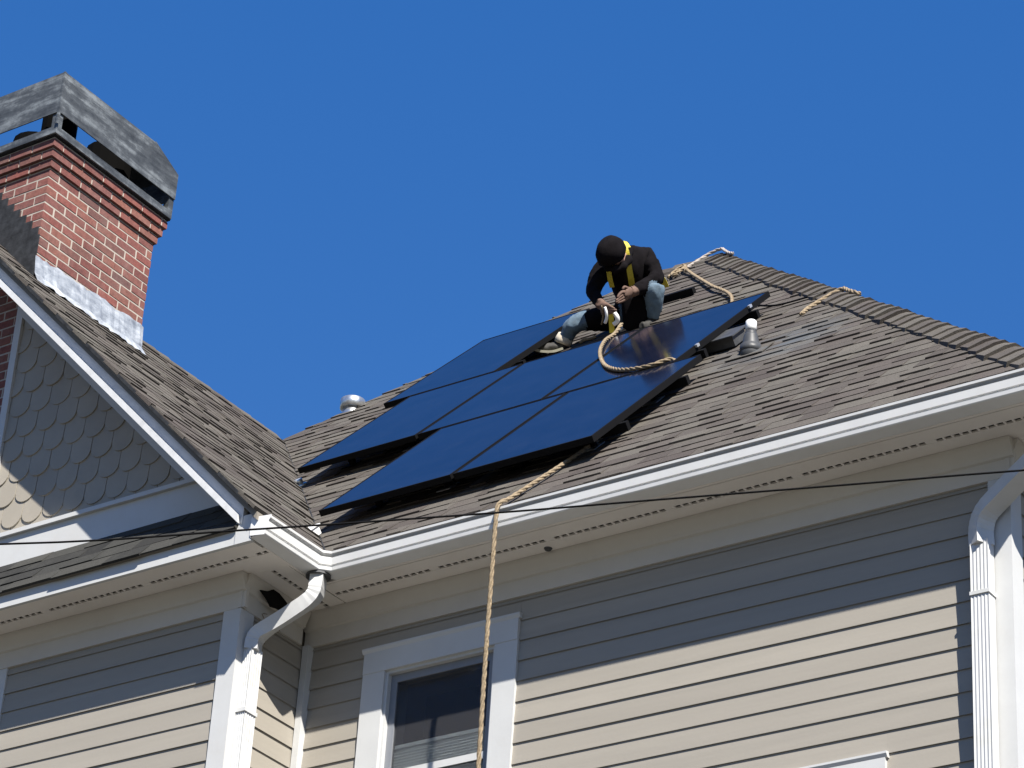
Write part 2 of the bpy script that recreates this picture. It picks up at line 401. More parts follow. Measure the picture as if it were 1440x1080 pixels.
# end cap at the open end of the trough
ec = [(FR+.019+o, FL-.037, ZS+h) for o, h in ((-.004, .012), (.104, -.004), (.117, .036), (.128, .082), (.143, .098), (.143, .115), (-.004, .128))]
MB().prism(ec, (0, .003, 0)).build('end_cap', 'gutter', gut)

# ------------------------------------------------------------------ roofs
deck_mat = 'dark'
valley0 = (-10.06, EY)
def roof_deck(name, poly, th=.05):
    return H(MB().prism(poly, (0, 0, -th)).build(name, 'sheath'))
def zM(y): return y+KM
def zL(x): return -x+KL
vx = lambda y: KL-KM-y                     # valley: X for given Y
Pj = (RX, RZ-KM)                           # where wing ridge meets main slope (X,Y)
hipL = lambda y: APL.x-(APL.y-y)           # left hip X for given Y
yj = (KL-KM-APL.x+APL.y)/2                # where the far hip would meet the valley line
mainpoly = [(EXR, EY), (APR.x, APR.y), (APL.x, APL.y), (vx(yj), yj), (vx(EY), EY)]
main_roof = roof_deck('main_roof', [(x, y, zM(y)-.022) for x, y in mainpoly])
wing_roof = roof_deck('wing_roof', [(x, y, zL(x)-.022) for x, y in ((RX, 11.46), (vx(EY), 11.46), (vx(EY), EY), (RX, Pj[1]))])
pieces = []                                # (area, builder) for all shingles

def lay(parent, org, udir, sdir, planes, u0, u1, slen, exp=.145, wmin=.09, wmax=.29, seed=1, thick=(.003, .0045, .007, .010, .013), visible=True, ragged=.004, base=.014):
    rnd = random.Random(seed); org = Vector(org); udir = Vector(udir).normalized(); sdir = Vector(sdir).normalized(); nrm = udir.cross(sdir)
    if nrm.z < 0: nrm = -nrm
    k = 0; s = -.012
    while s < slen:
        u = u0-rnd.uniform(0, wmax); prev = None; jit = rnd.uniform(0, .0015)
        while u < u1:
            wd = rnd.uniform(wmin, wmax); th = rnd.choice(thick)
            while th == prev: th = rnd.choice(thick)
            prev = th
            sb = s+rnd.uniform(-ragged, ragged)
            g_ = rnd.uniform(.0008, .002)
            poly = clip([(u, sb), (u+wd-g_, sb), (u+wd-g_, s+exp+.045), (u, s+exp+.045)], [(a, b, c-math.hypot(a, b)*(.0035*(k % 3)+jit)) for a, b, c in planes])
            if len(poly) >= 3:
                top = []; bot = []
                for (a, b) in poly:
                    t = (b-sb)/(exp+.045); h = th*(1-t)+.003
                    p = org+udir*a+sdir*b
                    top.append(p+nrm*h); bot.append(p-nrm*base)
                n = len(poly)
                nn = (top[1]-top[0]).cross(top[2]-top[1])
                ccw = nn.dot(nrm) > 0
                fs = [tuple(range(n)), tuple(range(2*n-1, n-1, -1))]+[(i+n, (i+1) % n+n, (i+1) % n, i) for i in range(n)]
                if not ccw: fs = [f[::-1] for f in fs]
                vis = [p for p, q in zip(top, poly) if q[1] <= s+exp+.001] 
                pieces.append((screen_area(top) if visible else -1, parent, top+bot, fs))
            u += wd
        s += exp*rnd.uniform(.985, 1.015); k += 1

# main front slope: u = X, s up the slope. y = EY + s*s2
def hp(p, q):                              # half-plane left of p->q (ccw polygon)
    a, b = (q[1]-p[1]), -(q[0]-p[0]); return (a, b, a*p[0]+b*p[1])
def poly_planes(poly): return [hp(poly[i], poly[(i+1) % len(poly)]) for i in range(len(poly))]
tos = lambda y: (y-EY)/s2
P2 = [(x, tos(y)-.015*(y == EY)) for x, y in mainpoly]
lay(main_roof, (0, EY, EZ), (1, 0, 0), (0, s2, s2), poly_planes(P2), -13.7, -5.3, tos(17.2), seed=3)
# wing slope: u = Y, s up toward -X; origin at eave X=vx(EY)
ex = vx(EY); tl = lambda x: (ex-x)/s2
Q = [(11.4235, -.02), (EY+.02, -.02), (Pj[1], tl(RX)), (11.4235, tl(RX))]
lay(wing_roof, (ex, 0, zL(ex)), (0, 1, 0), (-s2, 0, s2), poly_planes(Q), 11.3, 15.3, tl(RX), seed=5)
# pent roof in front of the gable
PY0, PZ0, PY1, PZ1 = 11.472, 9.392, 11.835, 9.835
sd = Vector((0, PY1-PY0, PZ1-PZ0)); sl_ = sd.length; sd.normalize()
pn = Vector((0, -sd.z, sd.y))
pent = H(MB().prism([Vector((x, y, z))-pn*.006 for x, y, z in ((-13.4, PY0, PZ0), (FR-.09, PY0, PZ0), (KL-.17-PZ1, PY1, PZ1), (-13.4, PY1, PZ1))], (0, .03, -.02)).build('pent_roof', 'sheath'))
lay(pent, (0, PY0, PZ0), (1, 0, 0), sd, [(1, 0, FR-.085), (-1, 0, 13.4), (0, 1, sl_), (0, -1, .04), (1, sd.z, KL-.15-PZ0)], -13.4, FR-.08, sl_-.075, exp=.14, wmin=.16, wmax=.5, seed=8, thick=(.003, .005, .007, .010), ragged=.012, base=.003)
# hidden slopes, joined masses
lay('hidden_main', (APR.x-5.1+10.2-.0, 0, EZ), (0, 1, 0), (-s2, 0, s2), poly_planes([(EY, -.01), (22.3, -.01), (17.2, tos(17.2)), (17.2-.001, tos(17.2))]), EY, 22.3, tos(17.2), exp=.145, wmin=.3, wmax=.9, seed=9, visible=False)
pieces.sort(key=lambda p: -p[0])
mass = {}
for i, (a, par, v, f) in enumerate(pieces):
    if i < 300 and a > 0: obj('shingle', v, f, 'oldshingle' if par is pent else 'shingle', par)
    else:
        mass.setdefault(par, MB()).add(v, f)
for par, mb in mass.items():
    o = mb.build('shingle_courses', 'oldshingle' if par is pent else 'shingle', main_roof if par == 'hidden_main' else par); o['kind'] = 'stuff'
# plain back slopes (never in view) keep light out and the silhouette true
bk = [(EXR, EY), (EXR, 22.3), (APR.x, 17.2)]
H(obj('side_slope', [(EXR, EY, EZ-.02), (EXR, 22.3, EZ-.02), (APR.x, APR.y, APR.z-.02)], [(0, 1, 2)], 'shingle'))
H(obj('rear_slope', [(EXR, 22.3, EZ-.02), (-16.4, 22.3, EZ-.02), (APL.x, APL.y, APL.z-.02), (APR.x, APR.y, APR.z-.02)], [(0, 1, 2, 3)], 'shingle'))
H(obj('hip_slope', [(-16.4, 22.3, EZ-.02), (-16.4, 12.1, EZ-.02), (APL.x, APL.y, APL.z-.02)], [(0, 1, 2)], 'shingle'))
H(obj('far_wing_slope', [(RX, 11.46, RZ-.03), (RX, Pj[1]+.3, RZ-.03), (RX-3.1, Pj[1]+.3, RZ-3.13), (RX-3.1, 11.46, RZ-3.13)], [(0, 1, 2, 3)], 'shingle'))

# --- hip and ridge caps
def cap_row(parent, A, B, d1, d2, exp, half=.15, lift=.012, th=.016, seed=2, name='hip_cap'):
    A, B = Vector(A), Vector(B); L = (B-A).length; h = (B-A).normalized(); rnd = random.Random(seed)
    d1 = Vector(d1); d1 = (d1-h*d1.dot(h)).normalized(); d2 = Vector(d2); d2 = (d2-h*d2.dot(h)).normalized()
    upn = -(d1+d2).normalized()
    n1 = (upn-d1*upn.dot(d1)).normalized(); n2 = (upn-d2*upn.dot(d2)).normalized()
    t = 0
    while t < L-.02:
        hw = half*rnd.uniform(.93, 1.07); e = exp*rnd.uniform(.94, 1.06); t1 = min(t+e+.05, L+.02)
        V = []
        for tt, lf in ((t, lift+th*rnd.uniform(.8, 1.4)), (t1, lift+.002)):
            c = A+h*tt; sk = rnd.uniform(-.006, .006)
            row = [c+d1*(hw+sk)+n1*lf, c+d1*.04+n1*lf*1.3, c+upn*(lf*1.2), c+d2*.04+n2*lf*1.3, c+d2*(hw-sk)+n2*lf]
            V += row+[p-upn*(lf+.004) for p in row]
        F = []
        for k in range(4): F += [(k, k+1, k+11, k+10), (k+5, k+15, k+16, k+6), (k, k+5, k+6, k+1), (k+10, k+11, k+16, k+15)]
        F += [(0, 10, 15, 5), (4, 9, 19, 14)]
        o = obj(name, V, F, 'shingle', parent)
        bm = bmesh.new(); bm.from_mesh(o.data); bmesh.ops.recalc_face_normals(bm, faces=bm.faces); bm.to_mesh(o.data); bm.free()
        t += e
cap_row(main_roof, (EXR-.03, EY+.03, EZ+.03), APR, (-1, -1, -1), (1, 1, -1), .19, seed=4)
cap_row(main_roof, APL, APR, (0, -1, -1), (0, 1, -1), .19, seed=6, name='ridge_cap')
cap_row(wing_roof, (RX, Pj[1]-.15, RZ), (RX, 11.46, RZ), (1, 0, -1), (-1, 0, -1), .16, half=.12, seed=9, th=.006, name='ridge_cap')
# valley metal line
H(MB().tube([(vx(EY)+.0, EY+.0, EZ+.012), (Pj[0], Pj[1], RZ+.004)], .006, 6).build('valley_seam', 'blackflash'))

# ------------------------------------------------------------------ gable of the wing
gable = H(obj('gable_wall', [(-12.73, LY+.012, 9.8), (FR-.3, LY+.012, 9.8), (FR-.3, LY+.012, zL(FR-.3)-.1), (-12.73, LY+.012, zL(-12.73)-.1)], [(0, 1, 2, 3)], 'sheath'))
BT = 10.045
SW, SR = .175, .1675
for k in range(0, 14):
    zb = 10.283+SR*(k-2)
    for j in range(-4, 14):
        xc = -12.2225+SW*j+(SW/2 if k % 2 else 0)
        hw = SW/2-.0025; pts = [(xc-hw, zb+SR*2.05), (xc-hw, zb+hw*.9)]
        pts += [(xc-hw*math.cos(a), zb+hw*.9*(1-math.sin(a))) for a in [math.pi*i/10 for i in range(1, 10)]]
        pts += [(xc+hw, zb+hw*.9), (xc+hw, zb+SR*2.05)]
        pts = clip(pts, [(1, 1, KL-.16), (0, -1, -(BT-.05)), (-1, 0, 12.72)])
        if len(pts) < 3: continue
        jy = R.uniform(-.0015, .0015)
        top = [(x, LY-.016+jy+.018*min(1, (z-zb)/(SR*2.05)), z) for x, z in pts]; n = len(top)
        if screen_area(top) < 4: continue
        obj('scale_shingle', top+[(x, LY+.006, z) for x, y, z in top], [tuple(range(n))]+[(i, i+n, (i+1) % n+n, (i+1) % n) for i in range(n)], 'scale', gable)
# trim beside chimney, band board with drip cap
H(MB().box(-12.725, -12.668, LY-.03, LY+.005, BT, zL(-12.7)-.2).build('corner_trim', 'trim'))
def sloped_end(name, y0, y1, z0, z1, parent=None):
    poly = [(-12.72, y0, z0), (KL-.20-z0, y0, z0), (KL-.20-z1, y0, z1), (-12.72, y0, z1)]
    return MB().prism(poly, (0, y1-y0, 0)).build(name, 'trim', parent)
band = H(sloped_end('band_board', LY-.06, LY+.01, 9.80, BT-.0305)); dcap = sloped_end('drip_cap', LY-.085, LY+.01, BT-.03, BT, band); 
# rake: sloping boards. profile in (perpendicular down, Y)
def rake_board(name, y0, y1, d0, d1, xa, xb, mat, parent=None):
    # d: vertical distance below the roof surface line
    v = []
    for x in (xa, xb):
        for y, d in ((y0, d0), (y1, d0), (y1, d1), (y0, d1)): v.append((x, y, zL(x)-d))
    o = obj(name, v, [(0, 1, 2, 3), (7, 6, 5, 4), (0, 4, 5, 1), (1, 5, 6, 2), (2, 6, 7, 3), (3, 7, 4, 0)], mat)
    return H(o)
rake_board('rake_board', 11.482, 11.52, .03, .190, RX-.1, FR-.055, 'rake')
rake_board('rake_moulding', 11.456, 11.4815, .150, .200, RX-.1, FR-.075, 'rake')
rake_board('rake_soffit', 11.5205, LY+.01, .155, .175, RX-.1, FR-.08, 'soffit')
rake_board('rake_frieze', LY-.035, LY-.001, .176, .335, -12.70, FR-.34, 'trim')
rake_board('drip_edge', 11.426, 11.4818, .002, .030, RX-.1, FR+.02, 'blackflash')

# ------------------------------------------------------------------ chimney
chim = hbox('chimney', CLX+.003, CRX-.0025, CFY+.0025, CBY-.003, 8.0, 13.15, 'mortar')
BH, BL, BD, J = .0548, .1965, .095, .0142
ZC = 12.960                                  # underside of the first corbel course
def brick(x0, x1, y0, y1, z0, z1):
    j = lambda: R.uniform(-.0018, .0018)
    mb = MB().box(x0+j(), x1+j(), y0+j(), y1+j(), z0+j()*.6, z1+j()*.6)
    o = mb.build('brick', 'brick', chim); return o
def course(z, off, k, lowfront):
    fx1, fy0 = CRX+off, CFY-off; bx0, by1 = CLX-off, CBY+off
    # corner brick alternates its long side
    longfront = k % 2 == 0
    z1 = z+BH
    if longfront:
        x = fx1-BL; brick(x, fx1, fy0, fy0+BD, z, z1); y = fy0+BD+J; x -= J
    else:
        x = fx1-BD; brick(x, fx1, fy0, fy0+BL, z, z1); y = fy0+BL+J; x -= J
    while x > max(bx0, -13.42 if z > 11.5 else -13.05)+.03:
        a = max(x-BL, bx0); brick(a, x, fy0, fy0+BD, z, z1); x = a-J
    if z1 > zL(CRX)+.02:
        while y < by1-.03:
            b = min(y+BL, by1)
            if by1-b < .04: b = by1
            brick(fx1-BD, fx1, y, b, z, z1); y = b+J
k = 0; z = ZC-.0695*1+.0
zz = ZC-(BH+J)
while zz > 10.0:
    course(zz, 0, k, True); zz -= BH+J; k += 1
for i in range(3): course(ZC+i*(BH+J)-.001*i, .019*(i+1), k+i+(1 if k % 2 else 0), False)
top = ZC+3*(BH+J)
# corbel mortar bodies
for i in range(3): MB().box(CLX-.019*(i+1)+.006, CRX+.019*(i+1)-.004, CFY-.019*(i+1)+.004, CBY+.019*(i+1)-.006, ZC+i*(BH+J)+.002, ZC+(i+1)*(BH+J)-.004).build('mortar_bed', 'mortar', chim)
# flashing on the right face
rnd = random.Random(5); fl = MB(); nseg = 30
ft = []; fb = []
for i in range(nseg+1):
    y = CFY-.012+(CBY-CFY+.02)*i/nseg; zr = zL(CRX+.01)
    step = (i//5) % 2*.012
    ft.append((CRX+.008+rnd.uniform(0, .006), y, zr+.17+.035*i/nseg+rnd.uniform(-.008, .008)+step)); fb.append((CRX+.02+rnd.uniform(0, .012), y, zr+.03))
fo = [(CRX+.075+rnd.uniform(-.01, .01), y, zL(CRX+.075)+.022) for (_, y, _) in fb]
V = ft+fb+fo; n = nseg+1
F = [(i, i+n, i+n+1, i+1) for i in range(nseg)]+[(i+n, i+2*n, i+2*n+1, i+n+1) for i in range(nseg)]
o = obj('flashing', V, F, 'flash', chim)
sm = o.modifiers.new('s', 'SOLIDIFY'); sm.thickness = .002
# dark stepped flashing on the front face
sf = MB(); zz = 12.0+.05; 
zz = ZC-(BH+J)*26
while zz < 12.9:
    xr = min(CRX+.012, KL-zz+.33); xl = KL-zz-.20
    if xl < CRX: sf.box(max(CLX, xl-.05), xr, CFY-.012, CFY-.003, zz-.006, zz+BH+J-.0065)
    zz += BH+J
sf.build('step_flashing', 'blackflash', chim)
# metal cap
cap = MB()
fz = top+.0
cap.box(CLX-.08, CRX+.075, CFY-.075, CBY+.06, fz-.002, fz+.028); capo = cap.build('cap', 'blackflash', chim)
x0, x1, y0, y1 = CLX-.095, CRX+.088, CFY-.088, CBY+.055
MB().box(x0, x1, y0, y0+.02, fz+.004, fz+.062).box(x1-.02, x1, y0+.021, y1, fz+.004, fz+.062).box(x0, x0+.02, y0+.021, y1, fz+.004, fz+.062).box(x0+.021, x1-.021, y1-.02, y1, fz+.004, fz+.062).build('cap_flange', 'capmetal', chim)
for (a, b) in ((x1-.05, y0), (x0, y0), (x1-.05, y1-.05), (x0, y1-.05)): MB().box(a, a+.05, b, b+.05, fz+.063, 13.36).build('cap_post', 'capmetal', chim)
sb, st = 13.335, 13.67
e = .012; x0 -= e; x1 += e; y0 -= e; y1 += .0
yb, zb2 = 12.75, st-.13
sh = MB(); t_ = .008
def shell(pts, d): sh.prism(pts, d)
shell([(x1, y0, sb), (x1, y1, sb), (x1, y1, zb2), (x1, yb, st), (x1, y0, st)], (-t_, 0, 0))
shell([(x0, y0, sb), (x0, y0, st), (x0, yb, st), (x0, y1, zb2), (x0, y1, sb)], (t_, 0, 0))
shell([(x0+t_, y0, sb), (x1-t_, y0, sb), (x1-t_, y0, st), (x0+t_, y0, st)], (0, t_, 0))
shell([(x1-t_, y1, sb), (x0+t_, y1, sb), (x0+t_, y1, zb2), (x1-t_, y1, zb2)], (0, -t_, 0))
shell([(x0, yb, st+.001), (x1, yb, st+.001), (x1, y1, zb2+.001), (x0, y1, zb2+.001)], (0, 0, t_))
sh.build('cap_shroud', 'capmetal', chim)
# bright corner seam
MB().box(x1-.012, x1+.004, y0-.004, y0-.0005, sb-.10, st).box(x1+.0005, x1+.004, y0-.0004, y0+.014, sb-.10, st).build('cap_seam', 'capmetal', chim)
for (a, b, rad) in ((-12.845, 12.06, .125), (-12.93, 12.66, .17), (-13.32, 12.30, .16)):
    MB().tube([(a, b, fz), (a, b, 13.64)], rad, 16).build('flue', 'flue_black', chim)

# ------------------------------------------------------------------ windows
def window(x0, x1, zt, zb, rail, cw=.158, ch=.163):
    w_ = H(MB().box(x0+cw+.001, x1-cw-.001, WY+.40, WY+.42, zb, zt-ch).build('window', 'dark'))
    t = WY-.028
    for a in ((x0, x0+cw, zb, zt-ch), (x1-cw, x1, zb, zt-ch)): MB().box(a[0], a[1], t, WY+.02, a[2], a[3]).build('casing', 'trim', w_)
    MB().box(x0, x1, t-.004, WY+.02, zt-ch, zt-.03).build('casing', 'trim', w_)
    MB().prism([(x0-.012, t-.014, zt-.012), (x0-.012, t-.014, zt), (x0-.012, WY+.0, zt+.006), (x0-.012, WY+.0, zt-.03), (x0-.012, t-.004, zt-.03)], (x1-x0+.024, 0, 0)).build('head_moulding', 'trim', w_)
    ix0, ix1, iz = x0+cw, x1-cw, zt-ch
    for a in ((ix0, ix0+.018, zb, iz), (ix1-.018, ix1, zb, iz)): MB().box(a[0], a[1], WY-.01, WY+.09, a[2], a[3]).build('jamb', 'trim', w_)
    MB().box(ix0+.018, ix1-.018, WY-.01, WY+.09, iz-.018, iz).build('jamb', 'trim', w_)
    j0, j1, jz = ix0+.018, ix1-.018, iz-.018
    fr = MB(); fr.box(j0, j0+.045, WY+.022, WY+.05, zb, jz).box(j1-.045, j1, WY+.022, WY+.05, zb, jz).box(j0+.045, j1-.045, WY+.022, WY+.05, jz-.05, jz)
    fr.build('sash_frame', 'screenframe', w_)
    MB().box(j0+.045, j1-.045, WY+.024, WY+.05, rail-.022, rail+.022).build('meeting_rail', 'trim', w_)
    MB().box(j0+.045, j1-.045, WY+.036, WY+.040, rail+.022, jz-.05).build('pane', 'glass', w_)
    MB().box(j0+.045, j1-.045, WY+.036, WY+.040, zb, rail-.022).build('pane', 'glass', w_)
    MB().box(j0+.0455, j1-.0455, WY+.0305, WY+.0315, zb, jz-.0505).build('insect_screen', 'screen', w_)
    # interior and blind
    bl = MB(); n = 24; bt = 8.345 if zt > 8.5 else zb+.2; 
    for i in range(60):
        z = bt-i*.018
        if z < zb: break
        bl.add([(j0+.03, WY+.072, z), (j1-.03, WY+.072, z), (j1-.03, WY+.066, z-.009), (j0+.03, WY+.066, z-.009), (j1-.03, WY+.072, z-.018), (j0+.03, WY+.072, z-.018)], [(3, 2, 1, 0), (5, 4, 2, 3)])
    bl.box(j0+.03, j1-.03, WY+.060, WY+.078, bt, bt+.022)
    bl.build('blind', 'blind', w_)
    MB().box(x0-.02, x1+.02, t-.03, WY+.02, zb-.04, zb).build('sill', 'trim', w_)
    return w_
window(W1[0], W1[1], 8.985, 7.35, 8.175)
window(W2[0], W2[1], 7.682+1.6-1.6, 5.9, 6.9)

# ------------------------------------------------------------------ downspouts: ribbed rectangular pipe swept along a path
def pipe(name, pts, a, b, ref, ribs=True, mat='downspout', parent=None):
    pts = [Vector(p) for p in pts]; prof = []
    nr = 5
    def side(p, q, rib):
        p = Vector(p); q = Vector(q); out = []
        for i in range(nr*2):
            t = i/(nr*2); d = .004 if (i % 2 and rib) else 0
            c = p.lerp(q, t); nn = Vector((-(q-p).y, (q-p).x)).normalized()
            out.append(c+nn*d)
        return out
    prof = side((-a, -b), (a, -b), ribs)+side((a, -b), (a, b), ribs)+side((a, b), (-a, b), ribs)+side((-a, b), (-a, -b), ribs)
    n = len(prof); V = []; F = []
    ref = Vector(ref)
    for i, p in enumerate(pts):
        t = (pts[min(i+1, len(pts)-1)]-pts[max(i-1, 0)]).normalized()
        x = (ref-t*ref.dot(t)).normalized(); y = t.cross(x)
        bend = (pts[min(i+2, len(pts)-1)]-p).normalized().angle((p-pts[max(i-2, 0)]).normalized(), 0) if 1 < i < len(pts)-2 else 0
        k_ = 1-(.05 if i % 2 else 0)*min(1, bend*3)
        for q in prof: V.append(p+x*q.x*k_+y*q.y*k_)
    for i in range(len(pts)-1):
        for k in range(n): F.append((i*n+k, i*n+(k+1) % n, (i+1)*n+(k+1) % n, (i+1)*n+k))
    F.append(tuple(range(n))[::-1]); F.append(tuple((len(pts)-1)*n+k for k in range(n)))
    return obj(name, V, F, mat, parent)
def elbow(pts, n=7):
    return catmull(pts, n)
dl = H(pipe('downspout', [(-10.425, 11.955, 8.86), (-10.425, 11.955, 0.1)], .036, .050, (1, 0, 0)))
pl = pipe('elbow', catmull([(-10.065, 12.05, 9.315), (-10.065, 12.05, 9.24), (-10.085, 12.045, 9.165), (-10.20, 12.015, 9.085), (-10.36, 11.975, 8.99), (-10.415, 11.957, 8.93), (-10.425, 11.955, 8.85)], 6), .040, .053, (.9, .43, 0), ribs=False, parent=dl)
for z in (8.46,): MB().box(-10.467, -10.383, 11.898, 12.012, z-.012, z+.012).build('strap', 'downspout', dl)
MB().tube([(-10.065, 12.05, 9.302), (-10.065, 12.05, 9.29)], .075, 16).build('outlet_collar', 'boot', dl)
dr = H(pipe('downspout', [(-5.985, 12.43, 8.72), (-5.985, 12.43, 0.1)], .050, .036, (1, 0, 0)))
pipe('elbow', catmull([(-5.985, 12.43, 8.70), (-5.985, 12.43, 8.80), (-5.95, 12.42, 8.88), (-5.85, 12.40, 8.95), (-5.66, 12.36, 9.06), (-5.50, 12.33, 9.16), (-5.44, 12.32, 9.23), (-5.43, 12.32, 9.31)], 6), .053, .040, (.5, .86, 0), ribs=False, parent=dr)
MB().box(-6.04, -5.93, 12.388, 12.474, 8.41, 8.43).build('strap', 'downspout', dr)
H(MB().tube([(-8.675, 12.39, ZS+.001), (-8.675, 12.39, ZS-.012)], [.026, .018], 14).build('soffit_fixture', 'boot'))
# rotted frieze hole behind the elbow: its dark inside painted as a black plate
hole_rim = []
rnd = random.Random(3)
for i in range(14):
    a = 2*math.pi*i/14; rad = rnd.uniform(.7, 1.15)
    hole_rim.append((WX0+.084, 12.07+.13*math.cos(a)*rad, ZS-.075+.055*math.sin(a)*rad))
H(MB().prism(hole_rim, (-.012, 0, 0)).build('hole_dark_plate', 'dark'))

# ------------------------------------------------------------------ solar panels
un = Vector((0, -s2, s2)); us = Vector((0, s2, s2))
def rp(x, s, off): return Vector((x, EY, EZ))+us*s+un*off
PW, PL, PT, POFF = .985, 1.64, .040, .142
def panel(x, s, label):
    o = empty('solar_panel', rp(x+PW/2, s, POFF-PT)); tag(o, label, 'solar panel', 'solar panels on the roof')
    inv = Matrix.Translation(-o.location)
    def lb(name, a, b, c, d, h0, h1, mat):
        v = [rp(x+u, s+t, POFF+h) for h in (h0, h1) for u, t in ((a, c), (b, c), (b, d), (a, d))]
        q = obj(name, v, [(3, 2, 1, 0), (4, 5, 6, 7), (0, 1, 5, 4), (1, 2, 6, 5), (2, 3, 7, 6), (3, 0, 4, 7)], mat); q.parent = o; q.matrix_parent_inverse = inv; return q
    f = .014
    lb('frame_rail', 0, PW, 0, f, -PT, 0, 'frame'); lb('frame_rail', 0, PW, PL-f, PL, -PT, 0, 'frame')
    lb('frame_rail', 0, f, f, PL-f, -PT, -.0005, 'frame'); lb('frame_rail', PW-f, PW, f, PL-f, -PT, -.0005, 'frame')
    lb('glass', f, PW-f, f, PL-f, -.008, -.002, 'pv')
    lb('backsheet', f, PW-f, f, PL-f, -.012, -.009, 'frame')
    lb('junction_box', PW/2-.06, PW/2+.06, PL-.22, PL-.12, -.032, -.013, 'frame')
G = .02
rows = [(.585, -10.42, 2, ['dark blue solar panel at the lower left corner of the array above the gutter', 'dark blue solar panel at the lower right of the array, above the emerging rope']),
        (2.245, -11.63, 3, ['dark blue solar panel at the left end of the three panel middle row', 'dark blue solar panel in the centre of the middle row, below the boot', 'dark blue solar panel under the looped rope at the right of the middle row']),
        (3.905, -11.88, 1, ['dark blue solar panel alone in the top row, left of the worker'])]
for s_, xs, n, labs in rows:
    for i in range(n): panel(xs+i*(PW+G), s_, labs[i])
    for j, t in enumerate((.36, 1.27)):
        xa, xb = xs-.03, xs+n*(PW+G)+.03
        rl = empty('mounting_rail', rp((xa+xb)/2, s_+t, .03)); inv = Matrix.Translation(-rl.location)
        nm = {.585: 'bottom', 2.245: 'middle', 3.905: 'top'}[s_]
        tag(rl, f'black mounting rail under the {"lower" if j == 0 else "upper"} half of the {nm} panel row', 'rail', 'panel mounting rails')
        def rb(name, a, b, c, d, h0, h1, mat):
            v = [rp(u, q, h) for h in (h0, h1) for u, q in ((a, c), (b, c), (b, d), (a, d))]
            q = obj(name, v, [(3, 2, 1, 0), (4, 5, 6, 7), (0, 1, 5, 4), (1, 2, 6, 5), (2, 3, 7, 6), (3, 0, 4, 7)], mat); q.parent = rl; q.matrix_parent_inverse = inv
        st_ = s_+t
        rb('rail_bar', xa, xb, st_-.02, st_+.02, .045, .1015, 'frame')
        nf = n*2
        for q in range(nf):
            xf = xa+.25+(xb-xa-.5)*q/max(1, nf-1)
            rb('foot', xf-.02, xf+.02, st_-.05, st_-.021, .004, .085, 'frame')
            rb('foot_plate', xf-.05, xf+.05, st_-.12, st_+.02, .010, .016, 'steel' if q % 2 else 'frame')
        if n == 3: rb('end_clamp', xs+n*(PW+G)-.019, xs+n*(PW+G)-.002, st_-.02, st_+.02, .128, .1465, 'clamp')

def tubething(name, pts, r, mat, label, cat, n=10, group=None, smooth=True):
    o = MB().tube(pts, r, n).build(name, mat, None, smooth); tag(o, label, cat, group); return o
# loose black rail behind the worker
o = MB()
v = [rp(u, q, h) for h in (.02, .065) for u, q in ((-10.75, 5.55), (-10.02, 5.55), (-10.02, 5.60), (-10.75, 5.60))]
o.add(v, [(3, 2, 1, 0), (4, 5, 6, 7), (0, 1, 5, 4), (1, 2, 6, 5), (2, 3, 7, 6), (3, 0, 4, 7)])
v = [rp(u, q, h) for h in (.004, .02) for u, q in ((-10.7, 5.54), (-10.05, 5.54), (-10.05, 5.61), (-10.7, 5.61))]
o.add(v, [(3, 2, 1, 0), (4, 5, 6, 7), (0, 1, 5, 4), (1, 2, 6, 5), (2, 3, 7, 6), (3, 0, 4, 7)])
tag(o.build('loose_rail', 'frame'), 'short black rail lying on the shingles behind the crouching worker', 'rail')

# ------------------------------------------------------------------ vents and small fittings
vp = empty('vent_pipe', (-8.263, 13.896, 11.271)); tag(vp, 'white capped plumbing vent pipe with dark boot right of the panels', 'vent pipe')
inv = Matrix.Translation(-vp.location); b0 = Vector((-8.262, 13.90, 11.275))
def vpart(name, mb, mat, sm=True):
    q = mb.build(name, mat, None, sm); q.parent = vp; q.matrix_parent_inverse = inv; return q
v = [rp(u, q, h) for h in (.012, .018) for u, q in ((-8.40, 2.44), (-8.13, 2.44), (-8.13, 2.66), (-8.40, 2.66))]
vpart('base_flashing', MB().add(v, [(3, 2, 1, 0), (4, 5, 6, 7), (0, 1, 5, 4), (1, 2, 6, 5), (2, 3, 7, 6), (3, 0, 4, 7)]), 'shingle', False)
vpart('boot', MB().tube([b0+Vector((0, 0, -.06)), b0+Vector((0, 0, .03)), b0+Vector((0, 0, .07)), b0+Vector((0, 0, .13)), b0+Vector((0, 0, .14))], [.072, .068, .056, .046, .042], 18), 'boot')
vpart('pipe', MB().tube([b0+Vector((0, 0, .10)), b0+Vector((0, 0, .175))], .036, 18), 'boot')
vpart('boot_collar', MB().tube([b0+Vector((0, 0, .0)), b0+Vector((0, 0, .055))], .070, 18), 'boot')
vpart('pipe_cap', MB().tube([b0+Vector((0, 0, .16)), b0+Vector((0, 0, .235)), b0+Vector((0, 0, .242))], [.036, .036, .03], 18), 'pvc')
mv = empty('metal_roof_vent', (-12.75, 15.45, 12.83)); tag(mv, 'short galvanised round vent on the roof edge above the valley', 'roof vent')
inv2 = Matrix.Translation(-mv.location)
def mpart(name, mb, mat):
    q = mb.build(name, mat, None, True); q.parent = mv; q.matrix_parent_inverse = inv2
c0 = Vector((-12.86, 15.60, 12.935))
mpart('collar', MB().tube([c0-Vector((0, 0, .10)), c0+Vector((0, 0, .06))], .075, 20), 'steel')
mpart('hood', MB().tube([c0+Vector((0, 0, .04)), c0+Vector((0, 0, .045)), c0+Vector((0, 0, .118)), c0+Vector((0, 0, .122))], [.085, .098, .098, .092], 24), 'steel')
jb = MB(); 
v = [rp(u, q, h) for h in (.02, .075) for u, q in ((-10.56, .40), (-10.40, .40), (-10.40, .50), (-10.56, .50))]
